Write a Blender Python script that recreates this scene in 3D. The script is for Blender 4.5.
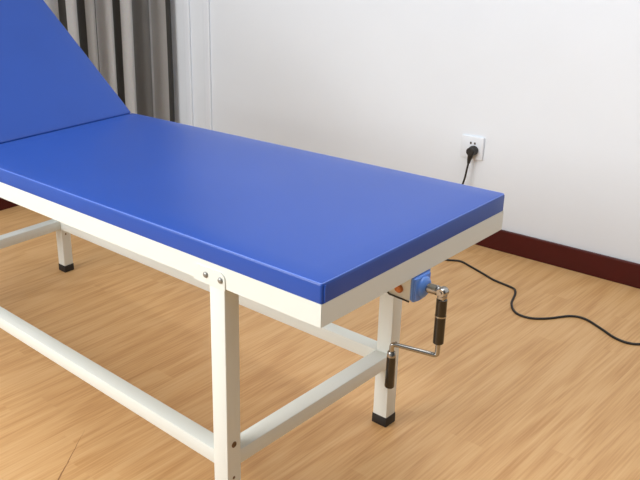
import bpy, bmesh, math, random
from mathutils import Vector, Matrix, noise
for o in list(bpy.data.objects):
    bpy.data.objects.remove(o)
SC = bpy.context.scene
COL = SC.collection

# ------------------------------------------------------------------ camera
cam_data = bpy.data.cameras.new('camera')
cam = bpy.data.objects.new('camera', cam_data)
COL.objects.link(cam)
r = Vector((0.6626416, 0.7476270, -0.0442714))
u = Vector((-0.2382951, 0.2665095, 0.9339101))
f = Vector((-0.7100152, 0.6082981, -0.3547562))
c = Vector((0.714068, -0.940386, 1.203736))
cam.matrix_world = Matrix(((r.x, u.x, -f.x, c.x), (r.y, u.y, -f.y, c.y), (r.z, u.z, -f.z, c.z), (0, 0, 0, 1)))
cam_data.sensor_width = 36
cam_data.lens = 801.0694 / 640 * 36
cam_data.shift_x = 157.663 / 640            # the photo is an off-centre crop
cam_data.shift_y = -13.1394 / 640
cam_data.clip_start = 0.05
SC.camera = cam

# ------------------------------------------------------------------ world, lights, exposure
world = bpy.data.worlds.new('room_light')
SC.world = world
world.use_nodes = True
bg = world.node_tree.nodes['Background']
bg.inputs[0].default_value = (1.0, 0.99, 0.97, 1)
# added world gradient: dimmer beyond the bed's foot, to darken its end faces
wt = world.node_tree
w_tc = wt.nodes.new('ShaderNodeTexCoord'); w_sp = wt.nodes.new('ShaderNodeSeparateXYZ')
w_mr = wt.nodes.new('ShaderNodeMapRange')
wt.links.new(w_tc.outputs['Generated'], w_sp.inputs[0]); wt.links.new(w_sp.outputs[0], w_mr.inputs['Value'])
w_mr.inputs['From Min'].default_value = -0.7; w_mr.inputs['From Max'].default_value = 0.8
w_mr.inputs['To Min'].default_value = 0.86; w_mr.inputs['To Max'].default_value = 0.10
wt.links.new(w_mr.outputs['Result'], bg.inputs[1])


def area(name, loc, target, sx, sy, power, col):
    d = bpy.data.lights.new(name, 'AREA')
    d.shape = 'RECTANGLE'; d.size = sx; d.size_y = sy; d.energy = power; d.color = col
    o = bpy.data.objects.new(name, d); COL.objects.link(o)
    o.location = loc
    o.rotation_euler = (Vector(target) - Vector(loc)).to_track_quat('-Z', 'Y').to_euler()
    return o


area('unseen_key_light', (-1.5, -2.6, 2.0), (-0.6, 0.3, 0.4), 2.0, 1.6, 96, (1.0, 0.995, 0.985))  # added key light, source unseen, from the near left side
area('overhead_fill_light', (0.5, 0.6, 2.9), (0.4, 0.8, 0), 2.0, 1.8, 31, (0.99, 0.995, 1.0))  # added overhead fill, source unseen, to brighten the wall
vs = SC.view_settings
vs.view_transform = 'Standard'; vs.look = 'None'; vs.gamma = 1; vs.use_curve_mapping = False
vs.exposure = 0.27


# ------------------------------------------------------------------ helpers
def lin(r_, g_, b_):
    return tuple(((v / 255) / 12.92 if v / 255 <= 0.04045 else ((v / 255 + 0.055) / 1.055) ** 2.4) for v in (r_, g_, b_)) + (1,)


class NT:
    def __init__(self, name):
        self.m = bpy.data.materials.new(name); self.m.use_nodes = True
        self.t = self.m.node_tree; self.b = self.t.nodes['Principled BSDF']

    def n(self, kind, **kw):
        nd = self.t.nodes.new(kind)
        for k, v in kw.items():
            if k.startswith('i_'):
                nd.inputs[k[2:].replace('_', ' ')].default_value = v
            else:
                setattr(nd, k, v)
        return nd

    def l(self, a, b):
        self.t.links.new(a, b)

    def math(self, op, a, b=None):
        nd = self.n('ShaderNodeMath', operation=op)
        for i, v in enumerate((a, b)):
            if v is None: continue
            if isinstance(v, (int, float)): nd.inputs[i].default_value = v
            else: self.l(v, nd.inputs[i])
        return nd.outputs[0]


def simple(name, col, rough=0.5, metal=0.0, bump=0.0, bscale=200, var=0.0, vscale=6, spec=0.5):
    k = NT(name); b = k.b
    b.inputs['Base Color'].default_value = col
    b.inputs['Roughness'].default_value = rough
    b.inputs['Metallic'].default_value = metal
    b.inputs['Specular IOR Level'].default_value = spec
    tc = k.n('ShaderNodeTexCoord')
    if var:
        nz = k.n('ShaderNodeTexNoise', i_Scale=vscale, i_Detail=4.0)
        k.l(tc.outputs['Object'], nz.inputs['Vector'])
        rp = k.n('ShaderNodeValToRGB')
        rp.color_ramp.elements[0].position = 0.3; rp.color_ramp.elements[1].position = 0.7
        rp.color_ramp.elements[0].color = tuple(v * (1 - var) for v in col[:3]) + (1,)
        rp.color_ramp.elements[1].color = tuple(min(1, v * (1 + var)) for v in col[:3]) + (1,)
        k.l(nz.outputs['Fac'], rp.inputs['Fac']); k.l(rp.outputs['Color'], b.inputs['Base Color'])
    if bump:
        nz = k.n('ShaderNodeTexNoise', i_Scale=float(bscale), i_Detail=3.0)
        k.l(tc.outputs['Object'], nz.inputs['Vector'])
        bp = k.n('ShaderNodeBump', i_Strength=bump, i_Distance=0.002)
        k.l(nz.outputs['Fac'], bp.inputs['Height']); k.l(bp.outputs['Normal'], b.inputs['Normal'])
    return k.m


def link(name, bm, mat, parent=None, smooth=True, angle=40):
    bmesh.ops.recalc_face_normals(bm, faces=bm.faces)
    me = bpy.data.meshes.new(name)
    bm.to_mesh(me); bm.free()
    if mat: me.materials.append(mat)
    if smooth:
        for p in me.polygons: p.use_smooth = True
        me.set_sharp_from_angle(angle=math.radians(angle))
    o = bpy.data.objects.new(name, me); COL.objects.link(o)
    if parent:
        o.parent = parent
        o.matrix_parent_inverse = Matrix.Translation(parent_origin(parent)).inverted()
    return o


def parent_origin(p):
    return Vector(ORIGIN.get(p.name, (0, 0, 0)))


ORIGIN = {}


def thing(name, label, cat, loc, group=None):
    o = bpy.data.objects.new(name, None); COL.objects.link(o)
    o.empty_display_size = 0.1
    o.location = loc; ORIGIN[o.name] = loc
    o['label'] = label; o['category'] = cat
    if group: o['group'] = group
    return o


def box(bm, x0, x1, y0, y1, z0, z1, bev=0.0, seg=2, mtx=None):
    g = bmesh.ops.create_cube(bm, size=1)
    vv = g['verts']
    for v in vv:
        v.co = Vector(((x0 + x1) / 2 + v.co.x * (x1 - x0), (y0 + y1) / 2 + v.co.y * (y1 - y0), (z0 + z1) / 2 + v.co.z * (z1 - z0)))
    if mtx: bmesh.ops.transform(bm, matrix=mtx, verts=vv)
    if bev:
        es = list({e for v in vv for e in v.link_edges})
        bmesh.ops.bevel(bm, geom=es, offset=bev, segments=seg, profile=0.5, affect='EDGES')


def BM(*boxes, bev=0.0, seg=2):
    bm = bmesh.new()
    for b in boxes: box(bm, *b, bev=bev, seg=seg)
    return bm


def lathe(bm, p0, p1, prof, n=24):
    """prof: list of (t along the axis in metres, radius); capped at both ends"""
    p0 = Vector(p0); ax = (Vector(p1) - p0).normalized()
    a = ax.orthogonal().normalized(); b = ax.cross(a)
    rings = []
    for t, rad in prof:
        rings.append([bm.verts.new(p0 + ax * t + (a * math.cos(q) + b * math.sin(q)) * rad) for q in [2 * math.pi * i / n for i in range(n)]])
    for k in range(len(rings) - 1):
        for i in range(n):
            bm.faces.new((rings[k][i], rings[k][(i + 1) % n], rings[k + 1][(i + 1) % n], rings[k + 1][i]))
    bm.faces.new(rings[0][::-1]); bm.faces.new(rings[-1])


def catmull(pts, n=10):
    pts = [Vector(p) for p in pts]; out = []
    q = [pts[0] * 2 - pts[1]] + pts + [pts[-1] * 2 - pts[-2]]
    for i in range(1, len(q) - 2):
        a, b, c_, d = q[i - 1:i + 3]
        for k in range(n):
            t = k / n
            out.append(0.5 * ((2 * b) + (c_ - a) * t + (2 * a - 5 * b + 4 * c_ - d) * t * t + (3 * b - a - 3 * c_ + d) * t ** 3))
    out.append(pts[-1])
    return out


def tube(bm, path, rad, n=10):
    path = [Vector(p) for p in path]
    t = (path[1] - path[0]).normalized(); a = t.orthogonal().normalized()
    rings = []
    for i, p in enumerate(path):
        t = (path[min(i + 1, len(path) - 1)] - path[max(i - 1, 0)]).normalized()
        a = (a - t * a.dot(t)).normalized(); b = t.cross(a)
        rr = rad(i / (len(path) - 1)) if callable(rad) else rad
        rings.append([bm.verts.new(p + (a * math.cos(q) + b * math.sin(q)) * rr) for q in [2 * math.pi * k / n for k in range(n)]])
    for k in range(len(rings) - 1):
        for i in range(n):
            bm.faces.new((rings[k][i], rings[k][(i + 1) % n], rings[k + 1][(i + 1) % n], rings[k + 1][i]))
    bm.faces.new(rings[0][::-1]); bm.faces.new(rings[-1])


def extrude_poly(bm, pts, vec):
    """closed prism over 3-D polygon pts along vec"""
    A = [bm.verts.new(Vector(p)) for p in pts]; B = [bm.verts.new(Vector(p) + Vector(vec)) for p in pts]
    n = len(A)
    bm.faces.new(A[::-1]); bm.faces.new(B)
    for i in range(n): bm.faces.new((A[i], A[(i + 1) % n], B[(i + 1) % n], B[i]))


def structure(name, bm, mat, smooth=False):
    o = link(name, bm, mat, None, smooth); o['kind'] = 'structure'
    return o


# ------------------------------------------------------------------ materials
def floor_material():
    k = NT('wood_laminate'); b = k.b
    tc = k.n('ShaderNodeTexCoord'); sp = k.n('ShaderNodeSeparateXYZ')
    k.l(tc.outputs['Object'], sp.inputs[0])
    x, y = sp.outputs[0], sp.outputs[1]
    pid = k.math('FLOOR', k.math('DIVIDE', x, 0.096))
    wn = k.n('ShaderNodeTexWhiteNoise', noise_dimensions='1D'); k.l(pid, wn.inputs['W'])
    yo = k.math('ADD', y, k.math('MULTIPLY', wn.outputs['Value'], 7.0))
    cell = k.math('FLOOR', k.math('DIVIDE', yo, 0.9))
    wn2 = k.n('ShaderNodeTexWhiteNoise', noise_dimensions='2D')
    cv = k.n('ShaderNodeCombineXYZ'); k.l(pid, cv.inputs[0]); k.l(cell, cv.inputs[1]); k.l(cv.outputs[0], wn2.inputs['Vector'])
    tone = wn2.outputs['Value']
    # growth-ring figure, stretched along the plank
    v1 = k.n('ShaderNodeCombineXYZ'); k.l(k.math('MULTIPLY', x, 9.0), v1.inputs[0]); k.l(k.math('MULTIPLY', yo, 0.9), v1.inputs[1]); k.l(k.math('MULTIPLY', tone, 9.0), v1.inputs[2])
    n1 = k.n('ShaderNodeTexNoise', i_Scale=1.0, i_Detail=1.0); k.l(v1.outputs[0], n1.inputs['Vector'])
    ring = k.math('SINE', k.math('MULTIPLY', n1.outputs['Fac'], 46.0))
    ring = k.math('MULTIPLY', k.math('ADD', ring, 1.0), 0.5)
    # fine pores
    v2 = k.n('ShaderNodeCombineXYZ'); k.l(k.math('MULTIPLY', x, 190.0), v2.inputs[0]); k.l(k.math('MULTIPLY', yo, 5.0), v2.inputs[1])
    n2 = k.n('ShaderNodeTexNoise', i_Scale=1.0, i_Detail=3.0); k.l(v2.outputs[0], n2.inputs['Vector'])
    v3 = k.n('ShaderNodeCombineXYZ'); k.l(k.math('MULTIPLY', x, 38.0), v3.inputs[0]); k.l(k.math('MULTIPLY', yo, 1.6), v3.inputs[1])
    n3 = k.n('ShaderNodeTexNoise', i_Scale=1.0, i_Detail=2.0); k.l(v3.outputs[0], n3.inputs['Vector'])
    mix = k.math('ADD', k.math('MULTIPLY', ring, 0.16), k.math('ADD', k.math('MULTIPLY', n2.outputs['Fac'], 0.72), k.math('ADD', k.math('MULTIPLY', n3.outputs['Fac'], 0.24), k.math('MULTIPLY', tone, 0.035))))
    rp = k.n('ShaderNodeValToRGB'); cr = rp.color_ramp
    cr.elements[0].position = 0.34; cr.elements[0].color = lin(*FLOOR_D)
    cr.elements[1].position = 0.86; cr.elements[1].color = lin(*FLOOR_L)
    e = cr.elements.new(0.60); e.color = lin(*FLOOR_M)
    k.l(mix, rp.inputs['Fac'])
    col = rp.outputs['Color']
    # one dark hairline mark across the boards
    A = Vector((-0.62, -0.161)); Bp = Vector((-0.754, 0.027)); d = (Bp - A); L = d.length; d.normalize()
    dx = k.math('SUBTRACT', x, A.x); dy = k.math('SUBTRACT', y, A.y)
    along = k.math('ADD', k.math('MULTIPLY', dx, d.x), k.math('MULTIPLY', dy, d.y))
    across = k.math('ABSOLUTE', k.math('ADD', k.math('SUBTRACT', k.math('MULTIPLY', dx, -d.y), k.math('MULTIPLY', dy, -d.x)), k.math('MULTIPLY', k.math('SUBTRACT', n3.outputs['Fac'], 0.5), 0.006)))
    wid = k.math('MULTIPLY', k.math('SUBTRACT', 1.0, k.math('DIVIDE', along, L)), 0.0022)
    msk = k.math('MULTIPLY', k.math('LESS_THAN', across, wid), k.math('GREATER_THAN', along, -0.3))
    mx = k.n('ShaderNodeMix', data_type='RGBA'); k.l(k.math('MULTIPLY', msk, 0.75), mx.inputs['Factor'])
    k.l(col, mx.inputs['A']); mx.inputs['B'].default_value = lin(110, 66, 34)
    k.l(mx.outputs['Result'], b.inputs['Base Color'])
    b.inputs['Roughness'].default_value = 0.42
    b.inputs['Specular IOR Level'].default_value = 0.35
    bp = k.n('ShaderNodeBump', i_Strength=0.08, i_Distance=0.001)
    k.l(n2.outputs['Fac'], bp.inputs['Height']); k.l(bp.outputs['Normal'], b.inputs['Normal'])
    return k.m


FLOOR_D, FLOOR_M, FLOOR_L = (182, 136, 86), (202, 159, 108), (212, 174, 126)
M_floor = floor_material()
M_wall = simple('white_wall_paint', lin(224, 231, 239), 0.75, bump=0.15, bscale=60, var=0.012, vscale=3)
M_trim = simple('white_gloss_strip', lin(226, 233, 242), 0.4)
M_base = simple('dark_red_baseboard', lin(72, 12, 8), 0.42, var=0.10, vscale=12, spec=0.3)
M_blue = simple('blue_vinyl', lin(38, 77, 164), 0.32, bump=0.10, bscale=420, var=0.03, vscale=5, spec=0.36)
M_steel = simple('white_powder_coat', lin(221, 226, 221), 0.38, bump=0.05, bscale=300)
M_edge_hl = simple('lighter_blue_edge_highlight', lin(84, 118, 206), 0.3)  # lighter blue puts the edge highlight into the colour
M_deck = simple('pale_deck_board', lin(214, 208, 196), 0.6, var=0.03)
M_rivet = simple('grey_rivet_metal', lin(150, 150, 146), 0.35, 0.6)
M_rubber = simple('black_rubber', lin(24, 23, 22), 0.55)
M_bolt = simple('dull_bolt_metal', lin(120, 100, 78), 0.4, 0.8)
M_hole = simple('bolt_hole_dark', lin(46, 36, 26), 0.7)
M_copper = simple('copper_bearing', lin(190, 118, 66), 0.35, 0.5)
M_bplast = simple('light_blue_plastic', lin(96, 144, 226), 0.3)
M_chrome = simple('chrome', lin(164, 162, 158), 0.16, 1.0)
M_chrome_dark = simple('chrome_dark_reflection', lin(74, 73, 71), 0.2, 1.0)  # dark base colour stands in for dark reflections in the chrome
M_cord = simple('black_cord_rubber', lin(30, 27, 25), 0.5)
M_plate = simple('white_socket_plastic', lin(224, 231, 240), 0.3)


def curtain_material():
    k = NT('striped_curtain_fabric'); b = k.b
    tc = k.n('ShaderNodeTexCoord'); sp = k.n('ShaderNodeSeparateXYZ'); k.l(tc.outputs['Object'], sp.inputs[0])
    y0, y1 = 0.70, 1.85
    fac = k.math('DIVIDE', k.math('SUBTRACT', sp.outputs[1], y0), y1 - y0)
    lightc, midc, dark, taupe = lin(240, 240, 240), lin(214, 213, 211), lin(94, 93, 90), lin(152, 151, 149)
    bands = [(0.70, lightc), (0.80, dark), (0.86, lightc), (0.93, dark), (0.98, lightc), (1.138, dark), (1.160, lightc), (1.222, dark), (1.268, midc), (1.305, dark), (1.348, lightc),
             (1.428, dark), (1.470, lightc), (1.55, taupe), (1.63, midc), (1.655, lightc), (1.68, midc), (1.735, dark), (1.775, lightc)]
    rp = k.n('ShaderNodeValToRGB'); cr = rp.color_ramp; cr.interpolation = 'LINEAR'
    while len(cr.elements) > 1: cr.elements.remove(cr.elements[0])
    first = True; e = 0.006
    stops = []
    for i, (yy, cc) in enumerate(bands):
        if i % 1 == 0:
            stops.append(((yy + e - y0) / (y1 - y0), cc))
    cr.interpolation = 'CONSTANT'
    for p, cc in stops:
        if first: cr.elements[0].position = max(0, p); cr.elements[0].color = cc; first = False
        else:
            el = cr.elements.new(p); el.color = cc
    k.l(fac, rp.inputs['Fac'])
    nz = k.n('ShaderNodeTexNoise', i_Scale=260.0, i_Detail=2.0); k.l(tc.outputs['Object'], nz.inputs['Vector'])
    mx = k.n('ShaderNodeMix', data_type='RGBA', blend_type='MULTIPLY'); mx.inputs['Factor'].default_value = 0.25
    k.l(rp.outputs['Color'], mx.inputs['A']); k.l(nz.outputs['Color'], mx.inputs['B'])
    k.l(mx.outputs['Result'], b.inputs['Base Color'])
    b.inputs['Roughness'].default_value = 0.8
    return k.m


M_curtain = curtain_material()

# ------------------------------------------------------------------ the room
YW, XW = 1.8126, -2.42
structure('floor', BM((XW - 0.1, 2.6, -3.6, YW + 0.1, -0.05, 0.0)), M_floor)
structure('wall_right', BM((XW - 0.1, 2.6, YW, YW + 0.1, 0.0, 2.9)), M_wall)
structure('wall_left', BM((XW - 0.1, XW, -3.6, YW, 0.0, 2.9)), M_wall)
bm = BM((XW, 2.6, YW - 0.012, YW, 0.0, 0.0833), bev=0.003)
structure('baseboard_right', bm, M_base)
bm = BM((XW, XW + 0.012, -3.6, YW - 0.012, 0.0, 0.0833), bev=0.003)
structure('baseboard_left', bm, M_base)
structure('trim_1', BM((-2.249, -2.215, YW - 0.012, YW, 0.0834, 2.9), bev=0.004), M_trim)
structure('trim_2', BM((-2.112, -2.078, YW - 0.012, YW, 0.0834, 2.9), bev=0.004), M_trim)

# ------------------------------------------------------------------ examination bed
W, ZT, TM, RH = 0.60, 0.6555, 0.0364, 0.0432
XC, XL, XH, ZS = -1.203, -0.2187, -1.6064, 0.2065
LW, SW, SH = 0.0388, 0.039, 0.034
ZM = ZT - TM; ZB = ZM - RH; HEAD = -1.83
TH = 0.63983
bed = thing('examination_bed', 'blue padded white steel examination bed with raised backrest and hand crank at its foot', 'bed', (XH / 2, W / 2, 0))


def pad(bm, L, mtx, seed):
    """a slightly crowned upholstered pad; x from -L to 0, y 0..W, z -TM..0"""
    b2 = bmesh.new()
    box(b2, -L, 0, 0, W, -TM, 0)
    top = [e for e in b2.edges if all(v.co.z > -0.001 for v in e.verts)]
    vert = [e for e in b2.edges if abs(e.verts[0].co.z - e.verts[1].co.z) > 0.01]
    bot = [e for e in b2.edges if all(v.co.z < -TM + 0.001 for v in e.verts)]
    bmesh.ops.bevel(b2, geom=top + vert, offset=0.0055, segments=4, profile=0.5, affect='EDGES')
    bm_faces = [f_ for f_ in b2.faces if f_.normal.z > 0.99]
    for s, n in ((0, 24), (1, 12)):
        for i in range(1, n):
            co = Vector((-L * i / n, 0, 0)) if s == 0 else Vector((0, W * i / n, 0))
            no = Vector((1, 0, 0)) if s == 0 else Vector((0, 1, 0))
            bmesh.ops.bisect_plane(b2, geom=b2.verts[:] + b2.edges[:] + b2.faces[:], plane_co=co, plane_no=no)
    for v in b2.verts:
        x, y, z = v.co
        d = min(-x, x + L, y, W - y)
        if z > -0.002 and d > 0.006:
            v.co.z += 0.0016 * min(1, d / 0.05) + 0.0009 * noise.noise(Vector((x * 5 + seed, y * 5, 0)))
        elif -TM + 0.003 < z < -0.004 or d < 0.004:
            k = 1.0 - abs((z + TM / 2) / (TM / 2))
            v.co += 0.0012 * k * Vector((0, -1 if y < W / 2 else 1, 0)) * (1 if min(y, W - y) < 0.004 else 0)
    b2.transform(mtx)
    me = bpy.data.meshes.new('t'); b2.to_mesh(me); b2.free(); bm.from_mesh(me); bpy.data.meshes.remove(me)


bm = bmesh.new(); pad(bm, -XC - 0.0015, Matrix.Translation((0, 0, ZT)), 0)
mattress = link('mattress', bm, M_blue, bed)
# corner tuck of the upholstery at the two foot corners
for yy, s in ((0.0035, 1),):
    bm = bmesh.new()
    tube(bm, [(0.0012, yy + s * 0.0035, ZT - 0.004), (0.0016, yy + s * 0.0015, ZT - 0.014), (0.0012, yy + s * 0.0030, ZM + 0.002)], 0.0016, 6)
    link('corner_seam', bm, M_blue, mattress)
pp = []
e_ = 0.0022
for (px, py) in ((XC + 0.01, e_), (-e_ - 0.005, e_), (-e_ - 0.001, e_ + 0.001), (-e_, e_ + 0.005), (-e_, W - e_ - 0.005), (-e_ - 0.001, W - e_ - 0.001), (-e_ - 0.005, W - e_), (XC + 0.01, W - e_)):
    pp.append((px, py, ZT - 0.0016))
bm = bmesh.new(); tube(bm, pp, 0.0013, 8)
link('edge_highlight', bm, M_edge_hl, mattress)  # thin tube added to draw the highlight along the pad's top edges
RB = Matrix.Translation((XC, 0, ZT)) @ Matrix.Rotation(TH, 4, 'Y')
back = bmesh.new(); pad(back, 0.62, RB @ Matrix.Translation((-0.0015, 0, 0)), 4)
backrest = link('backrest', back, M_blue, bed)
# steel tray under the backrest pad and its prop
bm = bmesh.new()
for y0_, y1_ in ((0.03, 0.06), (W - 0.06, W - 0.03)):
    box(bm, -0.60, -0.03, y0_, y1_, -TM - 0.0205, -TM - 0.0005, mtx=RB)
for x0_, x1_ in ((-0.62, -0.59), (-0.33, -0.30)):
    box(bm, x0_, x1_, 0.03, W - 0.03, -TM - 0.0205, -TM - 0.0005, mtx=RB)
link('backrest_frame', bm, M_steel, bed, smooth=False)

# rails (each a piece of rectangular tube) meeting in welded corners
RT = 0.026
hz = ZM - 0.0006 - ZB
for mx_, my_ in ((0, 1), (W, -1)):
    bm = bmesh.new()
    extrude_poly(bm, [(HEAD, mx_, ZB), (0, mx_, ZB), (-RT, mx_ + my_ * RT, ZB), (HEAD + RT, mx_ + my_ * RT, ZB)], (0, 0, hz))
    bmesh.ops.bevel(bm, geom=bm.edges[:], offset=0.0008, segments=2, affect='EDGES')
    link('side_rail', bm, M_steel, bed)
for ex_, s_ in ((0, -1), (HEAD, 1)):
    bm = bmesh.new()
    extrude_poly(bm, [(ex_, 0, ZB), (ex_, W, ZB), (ex_ + s_ * RT, W - RT, ZB), (ex_ + s_ * RT, RT, ZB)], (0, 0, hz))
    bmesh.ops.bevel(bm, geom=bm.edges[:], offset=0.0008, segments=2, affect='EDGES')
    link('end_rail', bm, M_steel, bed)
link('deck_panel', BM((XC + 0.004, -RT - 0.0005, RT + 0.0005, W - RT - 0.0005, ZM - 0.005, ZM - 0.0008)), M_deck, bed, smooth=False)
for x0_ in (-0.42, -0.82, -1.18):
    link('cross_bar', BM((x0_, x0_ + 0.03, RT - 0.0005, W - RT + 0.0005, ZM - 0.027, ZM - 0.0055), bev=0.001), M_steel, bed)


def rivet(bm, x, y, z, s, rad=0.0062):
    lathe(bm, (x, y - s * 0.001, z), (x, y + s, z), [(0, rad), (0.002, rad), (0.0038, rad * 0.8), (0.005, rad * 0.4)], 16)


def leg(x1, y0, side):
    x0 = x1 - LW; y1 = y0 + LW
    g = link('leg', BM((x0, x1, y0, y1, 0.004, ZB + 0.0003), bev=0.002), M_steel, bed)
    link('rubber_foot', BM((x0 - 0.0016, x1 + 0.0016, y0 - 0.0016, y1 + 0.0016, 0.0, 0.027), bev=0.0022), M_rubber, g)
    # bracket plate welded to the leg, lapping over the side rail
    yy = 0.0 if side < 0 else W
    pts = []
    X0, X1, Z0, Z1, R = x1 - 0.078, x1 + 0.0035, ZB - 0.002, ZB + 0.031, 0.014
    pts += [(X0, Z0), (X1, Z0)]
    for cx, cz, a0 in ((X1 - R, Z1 - R, 0), (X0 + R, Z1 - R, 90)):
        for i in range(7):
            a = math.radians(a0 + 90 * i / 6); pts.append((cx + R * math.cos(a), cz + R * math.sin(a)))
    bm = bmesh.new(); extrude_poly(bm, [(p[0], yy, p[1]) for p in pts], (0, side * 0.0025, 0))
    br = link('bracket_plate', bm, M_steel, g, angle=30)
    for rx in (x1 - 0.045, x1 - 0.007):
        bm = bmesh.new(); rivet(bm, rx, yy + side * 0.0025, ZB + 0.016, side); link('rivet', bm, M_rivet, g)
    # bolt on the outward face, at the stretcher
    bm = bmesh.new()
    lathe(bm, (x1 - 0.001, y0 + LW * 0.5, ZS + 0.022), (x1 + 1, y0 + LW * 0.5, ZS + 0.022), [(0, 0.0068), (0.0016, 0.0068), (0.0024, 0.0052), (0.0024, 0.0034), (0.0012, 0.0032)], 14)
    b_ = link('bolt', bm, M_bolt, g); b_['label'] = 'small dull metal bolt'
    bm = bmesh.new()
    lathe(bm, (x1 - 0.001, y0 + LW * 0.45, 0.150), (x1 + 1, y0 + LW * 0.45, 0.150), [(0, 0.0035), (0.0013, 0.0035)], 12)
    link('bolt', bm, M_bolt, g)
    return g


for x1 in (XL, XH):
    leg(x1, 0.0, -1); leg(x1, W - LW, 1)
for y0_ in (0.001, W - SW - 0.001):
    link('stretcher', BM((XH - 0.001, XL - LW + 0.001, y0_, y0_ + SW, ZS - SH, ZS), bev=0.0015), M_steel, bed)
for x1 in (XL - 0.001, XH - 0.001):
    link('stretcher', BM((x1 - SW, x1, LW - 0.001, W - LW + 0.001, ZS - SH, ZS), bev=0.0015), M_steel, bed)

# crank mechanism under the foot rail
YC = 0.303
bm = bmesh.new()
zb_ = 0.531
for y_ in (0.2685, 0.3335):
    extrude_poly(bm, [(-0.060, y_, ZB - 0.0005), (-0.052, y_, zb_ + 0.004), (-0.048, y_, zb_), (-0.004, y_, zb_ - 0.002), (-0.004, y_, ZB - 0.0005)], (0, 0.0025, 0))
box(bm, -0.060, -0.004, 0.2685, 0.336, ZB - 0.003, ZB - 0.0005)
brk = link('crank_bracket', bm, M_steel, bed, smooth=False)
bm = bmesh.new()
tube(bm, [(-0.060, 0.2672, ZB - 0.004), (-0.053, 0.2672, zb_ + 0.003), (-0.046, 0.2672, zb_ - 0.0015), (-0.004, 0.2672, zb_ - 0.004)], 0.0018, 8)
link('bracket_rim', bm, M_chrome_dark, brk)
bm = bmesh.new(); lathe(bm, (-0.027, 0.270, 0.5470), (-0.027, 0.2, 0.5470), [(0, 0.0085), (0.004, 0.0085), (0.007, 0.0065), (0.008, 0.003)], 18)
o = link('bracket_bolt', bm, M_copper, brk); o['label'] = 'copper coloured bolt'
# blue moulded cover with a rounded hump over the shaft
bm = bmesh.new()
pts = [(0.2700, ZB - 0.001), (0.2700, 0.530)]
pts += [(0.276, 0.524), (0.296, 0.521), (0.312, 0.522), (0.322, 0.527), (0.3265, 0.542), (0.3265, ZB - 0.001)]
extrude_poly(bm, [(-0.004, p[0], p[1]) for p in pts], (0.008, 0, 0))
bmesh.ops.bevel(bm, geom=[e for e in bm.edges if all(v.co.x > 0.003 for v in e.verts)], offset=0.004, segments=3, affect='EDGES')
lathe(bm, (0.002, YC - 0.002, 0.549), (1, YC - 0.002, 0.549), [(0, 0.021), (0.004, 0.0205), (0.007, 0.018), (0.009, 0.013)], 28)
cov = link('crank_cover', bm, M_bplast, bed, angle=35); cov['label'] = 'rounded light blue plastic cover'
# the folding crank
ZJ = 0.550; XJ = 0.0415; ZA = 0.4170
bm = bmesh.new()
lathe(bm, (0.009, YC, 0.549), (XJ, YC, ZJ), [(0, 0.0075), (0.004, 0.0075), (0.0045, 0.0095), (0.022, 0.0095), (0.023, 0.0085), (0.026, 0.0085), (0.031, 0.0065)], 20)
crank = link('crank', bm, M_chrome, bed); crank['label'] = 'folding chrome crank'
bm = bmesh.new()
lathe(bm, (XJ, YC - 0.009, ZJ), (XJ, 1, ZJ), [(0, 0.0075), (0.002, 0.009), (0.016, 0.009), (0.018, 0.0075)], 20)
lathe(bm, (XJ, YC - 0.0105, ZJ), (XJ, 1, ZJ), [(0, 0.0035), (0.021, 0.0035)], 12)
box(bm, XJ - 0.007, XJ + 0.007, YC - 0.007, YC + 0.007, ZJ - 0.020, ZJ - 0.004, bev=0.002)
link('universal_joint', bm, M_chrome, crank)
bm = bmesh.new()
lathe(bm, (XJ, YC, ZJ - 0.014), (XJ, YC, 0), [(0, 0.0085), (0.001, 0.0098), (0.0335, 0.0098)], 20)
lathe(bm, (XJ, YC, ZJ - 0.050), (XJ, YC, 0), [(0, 0.0098), (0.055, 0.0098), (0.0565, 0.0085)], 20)
link('sleeve', bm, M_chrome_dark, crank)
bm = bmesh.new(); lathe(bm, (XJ, YC, ZJ - 0.0475), (XJ, YC, 0), [(0, 0.0104), (0.003, 0.0104)], 20)
link('ring', bm, M_chrome, crank)
E_ = Vector((-0.032, 0.265, 0.4290)); Bv = Vector((XJ, YC, ZA)); dv = (E_ - Bv).normalized()
path = catmull([Vector((XJ, YC, ZA + 0.034)), Vector((XJ, YC, ZA + 0.007)), Bv + dv * 0.002 + Vector((0, 0, 0.0012)), Bv + dv * 0.007, Bv + dv * 0.02, E_ - dv * 0.02, E_ - dv * 0.007,
                E_ - dv * 0.0015 + Vector((0, 0, -0.0015)), E_ + Vector((0, 0, -0.008)), E_ + Vector((0, 0, -0.03))], 6)
bm = bmesh.new(); tube(bm, path, 0.0046, 12); link('crank_arm', bm, M_chrome, crank)
bm = bmesh.new()
lathe(bm, E_ - Vector((0, 0, 0.016)), E_ - Vector((0, 0, 1)), [(0, 0.006), (0.002, 0.0078), (0.010, 0.0082), (0.012, 0.0086)], 20)
link('grip_collar', bm, M_chrome, crank)
bm = bmesh.new()
lathe(bm, E_ - Vector((0, 0, 0.0275)), E_ - Vector((0, 0, 1)), [(0, 0.0086), (0.066, 0.0092), (0.068, 0.008)], 20)
link('grip', bm, M_chrome_dark, crank)
# screw that drives the backrest
bm = bmesh.new(); lathe(bm, (-0.004, YC, 0.550), (-1.45, YC, 0.600), [(0, 0.008), (0.55, 0.008), (0.55, 0.012), (1.40, 0.012)], 14)
link('lead_screw', bm, M_steel, bed)
P0 = Vector((-1.40, YC, 0.60)); P1 = RB @ Vector((-0.315, YC, -TM - 0.02))
bm = bmesh.new(); tube(bm, [P0, P1], 0.010, 12); link('backrest_prop', bm, M_steel, bed)

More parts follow.
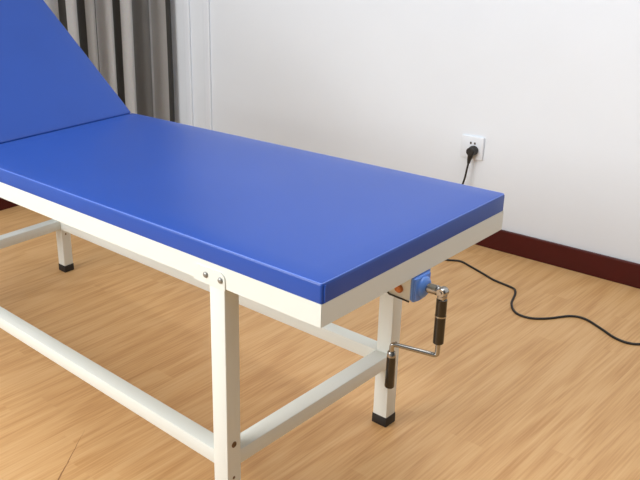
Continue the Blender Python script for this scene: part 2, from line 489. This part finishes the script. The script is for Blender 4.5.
# ------------------------------------------------------------------ wall socket and power cord
OX, OZ = -0.7045, 0.373
out = thing('wall_outlet', 'white square wall socket on the white wall above the dark red baseboard', 'wall socket', (OX, YW, OZ))
bm = BM((OX - 0.043, OX + 0.043, YW - 0.009, YW - 0.0002, OZ - 0.043, OZ + 0.043), bev=0.003, seg=3)
link('face_plate', bm, M_plate, out)
for dx in (-0.008, 0.008):
    bm = BM((OX + 0.002 + dx - 0.0032, OX + 0.002 + dx + 0.0032, YW - 0.0096, YW - 0.0086, OZ + 0.0135, OZ + 0.0215))
    link('pin_slot', bm, M_hole, out)
cord = thing('power_cord', 'thin black power cord running from the wall socket and winding over the wooden floor', 'cord', (-0.4, 1.5, 0))
PX, PZ = OX + 0.0085, OZ - 0.0085
bm = bmesh.new()
lathe(bm, (PX, YW - 0.0095, PZ), (PX, 0, PZ), [(0, 0.018), (0.008, 0.0185), (0.014, 0.0165), (0.028, 0.0155), (0.031, 0.0125)], 28)
tube(bm, catmull([(PX, YW - 0.028, PZ), (PX - 0.002, YW - 0.029, PZ - 0.02), (PX - 0.004, YW - 0.030, PZ - 0.034), (PX - 0.005, YW - 0.031, PZ - 0.046)], 6), lambda t: 0.0115 - 0.0065 * t, 14)
plug = link('plug', bm, M_cord, cord)
fl = [(-0.661, 1.591), (-0.61, 1.613), (-0.562, 1.596), (-0.501, 1.569), (-0.444, 1.543), (-0.391, 1.531), (-0.362, 1.521), (-0.342, 1.487), (-0.316, 1.41), (-0.276, 1.36), (-0.23, 1.357),
      (-0.19, 1.391), (-0.149, 1.452), (-0.109, 1.463), (-0.054, 1.435), (0.001, 1.402), (0.044, 1.398), (0.075, 1.425), (0.12, 1.50), (0.2, 1.58), (0.32, 1.60)]
CR = 0.0036
pts = [(PX - 0.005, YW - 0.031, PZ - 0.043), (PX - 0.008, YW - 0.033, PZ - 0.07), (PX - 0.013, YW - 0.038, PZ - 0.115), (PX - 0.036, YW - 0.045, PZ - 0.20), (PX - 0.06, YW - 0.05, 0.07),
       (PX - 0.055, YW - 0.06, 0.015), (-0.745, 1.72, CR), (-0.715, 1.63, CR)] + [(a, b, CR) for a, b in fl]
bm = bmesh.new(); tube(bm, catmull(pts, 8), CR, 10); link('cable', bm, M_cord, cord)

# ------------------------------------------------------------------ curtain
cur = thing('curtain', 'grey striped curtain hanging in folds behind the raised backrest', 'curtain', (-2.33, 1.25, 0.1))
bm = bmesh.new()
y0_, y1_, ny, nz = 0.72, 1.795, 240, 16
grid = []
for j in range(nz + 1):
    z = 0.10 + (2.45 - 0.10) * j / nz
    row = []
    for i in range(ny + 1):
        y = y0_ + (y1_ - y0_) * i / ny
        ph = y * 2 * math.pi / 0.115 + 0.9 * math.sin(y * 9.0)
        x = -2.335 + 0.024 * math.sin(ph) + 0.008 * math.sin(ph * 0.37 + 2) + 0.004 * math.sin(z * 3 + y * 7)
        row.append(bm.verts.new((x, y, z)))
    grid.append(row)
for j in range(nz):
    for i in range(ny):
        bm.faces.new((grid[j][i], grid[j][i + 1], grid[j + 1][i + 1], grid[j + 1][i]))
bmesh.ops.solidify(bm, geom=bm.faces[:], thickness=0.002)
link('fabric', bm, M_curtain, cur, angle=80)
bm = bmesh.new(); lathe(bm, (-2.335, 0.55, 2.46), (-2.335, 9, 2.46), [(0, 0.012), (1.262, 0.012)], 16)
for yb in (0.62, 1.5):
    box(bm, XW, -2.330, yb - 0.008, yb + 0.008, 2.45, 2.47)
link('rod', bm, M_trim, cur)
